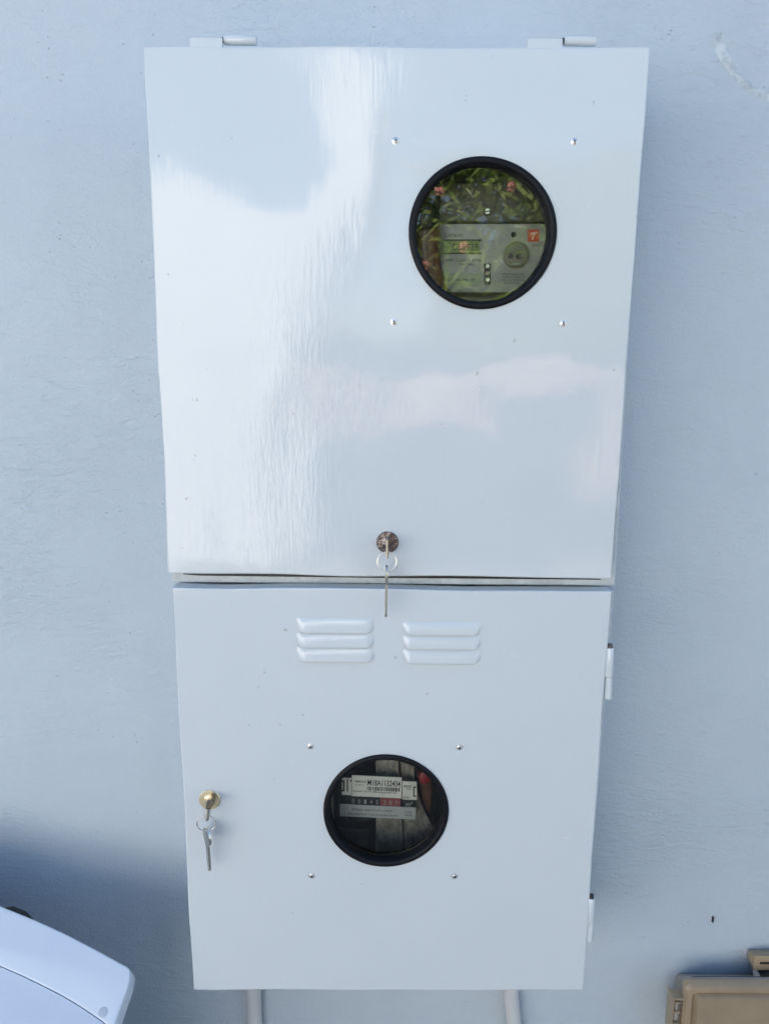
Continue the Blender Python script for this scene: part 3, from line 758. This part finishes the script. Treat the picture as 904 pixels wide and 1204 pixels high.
for q in bm.verts: q.co = c + M @ q.co
obj('screw_plug', bm, M_PLUG, hd, smooth=40)
top = []
cu = sum(p[0] for p in ce)/len(ce)
for (u, v) in ce[2:k+6:3] + [(ce[-1][0], ce[-1][1]), (ce[0][0], ce[-1][1])]:
    q = HQ + HU*(cu + (u - cu)*.88) + HV*(v - .035) - HN*.030; top.append(q)
bm = bm_new(); A = [bm.verts.new(q) for q in top]; B = [bm.verts.new((q.x, q.y, .02)) for q in top]
bm.faces.new(A); bm.faces.new(B[::-1])
for i in range(len(A)): bm.faces.new((A[i], B[i], B[(i+1) % len(A)], A[(i+1) % len(A)]))
bmesh.ops.recalc_face_normals(bm, faces=bm.faces[:])
obj('hood_body', bm, M_HOOD, hd)
bm = bm_new(); p = [pt(x, y, HQ.y + .035) for x, y in ((2, 1071), (14, 1071), (28, 1077), (38, 1085))]
add_tube(bm, p, [.004, .006, .006, .004], 12); obj('rear_handle', bm, M_BLACK, hd, 'black handle behind the top edge', smooth=50)

# ================================================================== beige box, bottom right
YX = -.075
p0 = pt(803, 1146, -.002)
bx = thing('beige_junction_box', 'beige plastic weatherproof box with side latch on the wall at the bottom right', 'junction box', (pt(880, 1204, 0).x, 0, .45))
Zb = .42
def rrect(x0, x1, z0, z1, r, n=6):
    out = []
    for cx, cz, a0 in ((x0 + r, z1 - r, 90), (x1 - r, z1 - r, 0), (x1 - r, z0 + r, -90), (x0 + r, z0 + r, -180)):
        for i in range(n + 1):
            a = R(a0 + 90 - 90*i/n); out.append((cx + r*cos(a), cz + r*sin(a)))
    return out
def add_loft(bm, loops, mi=0):
    Ls = [[bm.verts.new((x, y, z)) for (x, z) in lp] for (lp, y) in loops]
    for A, B in zip(Ls[:-1], Ls[1:]):
        n = len(A)
        for i in range(n): bm.faces.new((A[i], A[(i+1) % n], B[(i+1) % n], B[i])).material_index = mi
    bm.faces.new(Ls[0]); bm.faces.new(Ls[-1]); bmesh.ops.recalc_face_normals(bm, faces=bm.faces[:])
xl = pt(801, 1180, -.03).x; xr = xl + .30; zt_ = pt(850, 1146, -.002).z
zf = pt(850, 1153.5, -.050).z
bm = bm_new()
add_loft(bm, [(rrect(xl, xr, Zb, zt_, .006), -.001), (rrect(xl, xr, Zb, zf + .001, .008), -.044), (rrect(xl + .001, xr, Zb, zf, .008), -.046)])
obj('base', bm, M_BEIGE2, bx, smooth=35)
bm = bm_new(); add_loft(bm, [(rrect(xl + .002, xr, Zb, zf - .001, .008), -.040), (rrect(xl + .002, xr, Zb, zf - .001, .008), -.050)]); obj('lid_gasket', bm, M_SLOT, bx)
zl = pt(850, 1158, -.070).z; xll = pt(803, 1190, -.06).x
bm = bm_new()
add_loft(bm, [(rrect(xll, xr + .002, Zb - .002, zf + .002, .010), -.0480), (rrect(xll, xr + .002, Zb - .002, zf + .001, .010), -.056), (rrect(xll + .003, xr - .001, Zb + .002, zf - .002, .010), -.0605),
              (rrect(xll + .010, xr - .008, Zb + .008, zf - .009, .008), -.0615), (rrect(xll + .0125, xr - .010, Zb + .01, zf - .0115, .006), -.0565), (rrect(xll + .0145, xr - .012, Zb + .012, zf - .0135, .006), -.0565), (rrect(xll + .018, xr - .016, Zb + .016, zf - .017, .005), -.0640)])
obj('lid', bm, M_BEIGE, bx, smooth=30)
# latch on the left side
bm = bm_new(); a = pt(789, 1169, -.050); b = pt(803, 1204, -.050); zb_ = a.z - .062
add_box(bm, (a.x, -.058, zb_), (a.x + .0022, -.036, a.z)); add_box(bm, (a.x + .0022, -.058, a.z - .003), (xll, -.040, a.z)); add_box(bm, (a.x + .0022, -.058, zb_), (xll, -.040, zb_ + .003))
add_box(bm, (a.x + .0022, -.040, zb_ + .003), (xll, -.037, a.z - .003)); bev(bm, .0005, 1)
lt = obj('latch', bm, M_BEIGE, bx)
bm = bm_new(); add_tube(bm, [(a.x + .0075, -.052, a.z - .008), (a.x + .0075, -.052, a.z - .040)], .0030, 12); obj('latch_pin', bm, M_BEIGE2, lt, smooth=50)
for dz in (.006, .022, .042):
    bm = bm_new(); add_box(bm, (a.x + .003, -.059, a.z - dz - .003), (a.x + .012, -.049, a.z - dz)); bev(bm, .0008, 1); obj('latch_lug', bm, M_BEIGE, lt)
# raised outlet above the box at the right, with slot, bracket and dark gap beneath
YT = -.024
xa = pt(886.5, 1130, YT).x; z0 = pt(886, 1141, YT).z; z1 = pt(886, 1124, YT).z; zw = pt(886, 1116, -.0015).z; xw = pt(881.5, 1118, -.0015).x
bm = bm_new(); X1 = xa + .10
v = [bm.verts.new(p) for p in ((xa, YT, z0), (X1, YT, z0), (X1, YT, z1), (xa, YT, z1), (xa, -.0015, z0 + .004), (X1, -.0015, z0 + .004), (X1, -.0015, zw), (xa - .001, -.0015, zw))]
for f in ((0, 1, 2, 3), (7, 6, 5, 4), (0, 3, 7, 4), (1, 5, 6, 2), (3, 2, 6, 7), (0, 4, 5, 1)): bm.faces.new([v[i] for i in f])
bmesh.ops.recalc_face_normals(bm, faces=bm.faces[:]); bev(bm, .0012, 2)
outl = obj('raised_outlet', bm, M_BEIGE, bx, smooth=30)
p = pt(893, 1131, YT); q = pt(910, 1133.6, YT); bm = bm_new(); add_box(bm, (p.x, YT - .0006, q.z), (p.x + .04, YT + .001, p.z)); obj('slot', bm, M_SLOT, outl)
def slab(pxs, ya, yb, m, name, th=.004):
    """sloping slab: the first two pixels lie at depth ya, the last two at yb"""
    bm = bm_new(); P = [pt(*pxs[0], ya), pt(*pxs[1], ya), pt(*pxs[2], yb), pt(*pxs[3], yb)]
    A = [bm.verts.new(p_) for p_ in P]; B = [bm.verts.new(p_ + Vector((0, .001, -th))) for p_ in P]
    bm.faces.new(A); bm.faces.new(B[::-1])
    for i in range(4): bm.faces.new((A[i], B[i], B[(i+1) % 4], A[(i+1) % 4]))
    bmesh.ops.recalc_face_normals(bm, faces=bm.faces[:]); return obj(name, bm, m, bx)
slab(((886, 1141), (990, 1141), (990, 1152.5), (892, 1152.5)), -.020, -.047, mat('dark_green', (.02, .028, .025), .5), 'recess_plate')  # dark green plate laid over the gap below the outlet
slab(((884.5, 1140.5), (889.5, 1140.5), (897, 1154.5), (888, 1154.5)), -.024, -.051, M_BEIGE2, 'bracket')

# ================================================================== small marks on the wall
p = pt(837, 1080, 0); bm = bm_new(); add_box(bm, (p.x - .0010, -.0035, p.z - .0045), (p.x + .0010, .001, p.z + .0045)); bev(bm, .0004, 1)
o = obj('nail', bm, M_SLOT); tag(o, 'small dark nail in the bare wall above the beige box', 'nail')
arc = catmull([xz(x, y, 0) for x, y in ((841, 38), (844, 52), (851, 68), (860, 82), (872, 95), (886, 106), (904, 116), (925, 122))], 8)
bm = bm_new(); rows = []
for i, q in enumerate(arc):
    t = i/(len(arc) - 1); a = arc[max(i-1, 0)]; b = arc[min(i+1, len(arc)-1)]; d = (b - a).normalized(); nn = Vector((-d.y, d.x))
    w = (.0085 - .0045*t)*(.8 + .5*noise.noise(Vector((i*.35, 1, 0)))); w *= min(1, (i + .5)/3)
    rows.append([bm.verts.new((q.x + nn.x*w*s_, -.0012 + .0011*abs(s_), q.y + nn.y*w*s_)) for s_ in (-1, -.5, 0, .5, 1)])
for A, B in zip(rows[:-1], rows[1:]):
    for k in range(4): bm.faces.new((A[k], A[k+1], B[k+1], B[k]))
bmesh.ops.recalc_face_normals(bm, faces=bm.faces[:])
o = obj('pale_arc', bm, M_ARC, smooth=60); tag(o, 'pale curved mark on the wall near the top right corner', 'paint smear')  # pale raised arc with ragged alpha

# ================================================================== what the glossy doors and panes mirror (opposite side of the yard)
YO = -5.0
def rp(px, py, Y): p = refl(px, py, Y); return (p.x, max(0.0, p.z))
gable = [rp(px, py, YO) for px, py in ((60, 175), (185, 190), (300, 235), (385, 245), (398, 120), (412, 60), (425, 200), (412, 300), (385, 400), (362, 480), (356, 640), (330, 690))]
gable = [g for g in gable]
x_r = rp(356, 640, YO)[0]
house = thing('white_house', 'sunlit white plastered house across the yard', 'house', (-3, YO, 0))
bm = bm_new(); pl = [rp(-900, 190, YO), rp(60, 175, YO), rp(185, 190, YO), rp(300, 235, YO), rp(378, 240, YO), rp(388, 190, YO), rp(372, 120, YO), rp(352, 60, YO), rp(470, 60, YO), rp(448, 150, YO), rp(436, 210, YO), rp(410, 300, YO), rp(375, 390, YO), rp(340, 460, YO)]
pl += [(rp(330, 640, YO)[0], 0.0), (rp(-900, 200, YO)[0], 0.0)]
add_plate(bm, pl, YO - 3.0, YO); obj('wall', bm, M_WHITEW, house)
# flowering bush
def leaf_cloud(name, n, box, L, w, m, parent, seed, droop=.5):
    rnd = random.Random(seed); vs_, fs_ = [], []
    for _ in range(n):
        for _t in range(20):
            x, y, z = rnd.random(), rnd.random(), rnd.random()
            if noise.noise(Vector((x*3.2 + seed, y*2, z*3.2))) > -.22: break
        p = Vector((box[0] + (box[1]-box[0])*x, box[2] + (box[3]-box[2])*y, box[4] + (box[5]-box[4])*z))
        d = Vector((rnd.uniform(-1, 1), rnd.uniform(-1, .9), rnd.uniform(-.5, 1.3))).normalized()
        sd_ = d.cross(Vector((rnd.uniform(-1, 1), rnd.uniform(-1, 1), rnd.uniform(-1, 1)))).normalized()
        l = L*rnd.uniform(.6, 1.3); ww = w*rnd.uniform(.6, 1.3); b = len(vs_)
        for k in range(4):
            t = k/3; c_ = p + d*l*t + Vector((0, 0, -droop*l*t*t)); wk = ww*(.35, 1, .8, .04)[k]
            vs_ += [c_ - sd_*wk, c_ + sd_*wk]
        for k in range(3): fs_.append((b + 2*k, b + 2*k + 1, b + 2*k + 3, b + 2*k + 2))
    me = bpy.data.meshes.new(name); me.from_pydata(vs_, [], fs_); me.materials.append(m)
    me.transform(Matrix.Translation(-org(parent)))
    o = bpy.data.objects.new(name, me); COL.objects.link(o); o.parent = parent; o['kind'] = 'stuff'; ORG[o.name] = org(parent)
    return o
YS = -4.2
def bush(name, label, px0, px1, pyt, pyb, n, L, w, seed, flowers=0, Y=YS, depth=.8, lm=None):
    a = refl(px0, pyt, Y); b = refl(px1, pyb, Y); zb = max(.25, b.z)
    t = thing(name, label, 'bush', ((a.x + b.x)/2, Y, 0), 'bushes across the yard')
    leaf_cloud('foliage', n, (a.x, b.x, Y - depth, Y, zb, a.z), L, w, lm or M_LEAF, t, seed)
    rnd = random.Random(seed)
    for k in range(5):
        bm = bm_new(); x = a.x + (b.x - a.x)*(.15 + .7*k/4); add_tube(bm, [((a.x + b.x)/2 + (x - (a.x + b.x)/2)*.4, Y - .5, 0), (x, Y - .5, zb + .2), (x + rnd.uniform(-.1, .1), Y - .5, a.z*.9)], [.03, .02, .01], 8)
        obj('stem', bm, mat('bark', (.09, .06, .04), .9) if k == 0 else bpy.data.materials['bark'], t)
    if flowers:
        bm = bm_new()
        for k in range(flowers):
            c_ = Vector((rnd.uniform(a.x, b.x), Y + rnd.uniform(-.1, .06), rnd.uniform(zb, a.z)))
            for j in range(5):
                an = 2*pi*j/5; q = c_ + Vector((cos(an)*.02, .01, sin(an)*.02)); r_ = .018
                bm.faces.new([bm.verts.new(q + Vector((r_*cos(an + s_), .006*s_, r_*sin(an + s_)))) for s_ in (-1.6, 0, 1.6, 3.1)])
        o = obj('flowers', bm, M_PETAL, t); o['kind'] = 'stuff'
bush('tall_bush', 'tall bush of long narrow leaves with coral flowers across the yard', 490, 850, 165, 420, 1300, .34, .017, 11, 18)
bush('backdrop_bush', 'dark dense bush added as a backdrop behind the tall flowering one across the yard', 500, 850, 175, 420, 2600, .26, .028, 31, 0, Y=-5.4, depth=.6, lm=M_LEAFD)  # added so less sky mirrors behind the bright leaves
bush('silhouette_bush', 'lower dense bush added across the yard to darken the reflection in the upper door', 372, 900, 395, 720, 5200, .16, .03, 23, 4, Y=-4.6, lm=M_LEAFD)  # added dark bush standing in for a figure mirrored in the door
# washing line with pink cloths, added for the pink reflections in the door
YC = -3.6
wl = thing('added_washing_line', 'washing line added between two thin posts across the yard', 'washing line', (1.0, YC, 0))
lz = refl(520, 438, YC).z; xa = refl(350, 440, YC).x; xb = refl(770, 440, YC).x
for x in (xa - .5, xb + .6):
    bm = bm_new(); add_tube(bm, [(x, YC, 0), (x, YC, lz + .1)], .02, 10); obj('added_post', bm, M_PIPE, wl)
bm = bm_new(); add_tube(bm, [(xa - .5, YC, lz + .02), ((xa + xb)/2, YC, lz - .0), (xb + .6, YC, lz + .02)], .003, 6); obj('added_line', bm, M_GREYC, wl)
for (x0, y0, x1, y1, l) in ((366, 438, 402, 512, 'small added pink cloth at the left end of the washing line'), (440, 438, 592, 515, 'broad added pink cloth in the middle of the washing line'), (602, 438, 682, 466, 'short added pale pink cloth right of the broad one'), (700, 438, 738, 575, 'long narrow added pink cloth at the right end of the washing line')):
    a = refl(x0, y0, YC); b = refl(x1, y1, YC); bm = bm_new(); nu = 24; g = []
    for i in range(nu + 1):
        u = i/nu; g.append([bm.verts.new((a.x + (b.x - a.x)*u, YC + .02*sin(u*19)*(v_/6), a.z + (b.z - a.z)*(v_/6)*(1 + .05*sin(u*7)))) for v_ in range(7)])
    for i in range(nu):
        for j in range(6): bm.faces.new((g[i][j], g[i+1][j], g[i+1][j+1], g[i][j+1]))
    bmesh.ops.solidify(bm, geom=bm.faces[:], thickness=.003)
    o = obj('cloth', bm, M_ADDED_CLOTH, smooth=60); tag(o, l, 'cloth', 'added pink cloths on the washing line')  # cloth added for the pink reflections in the door
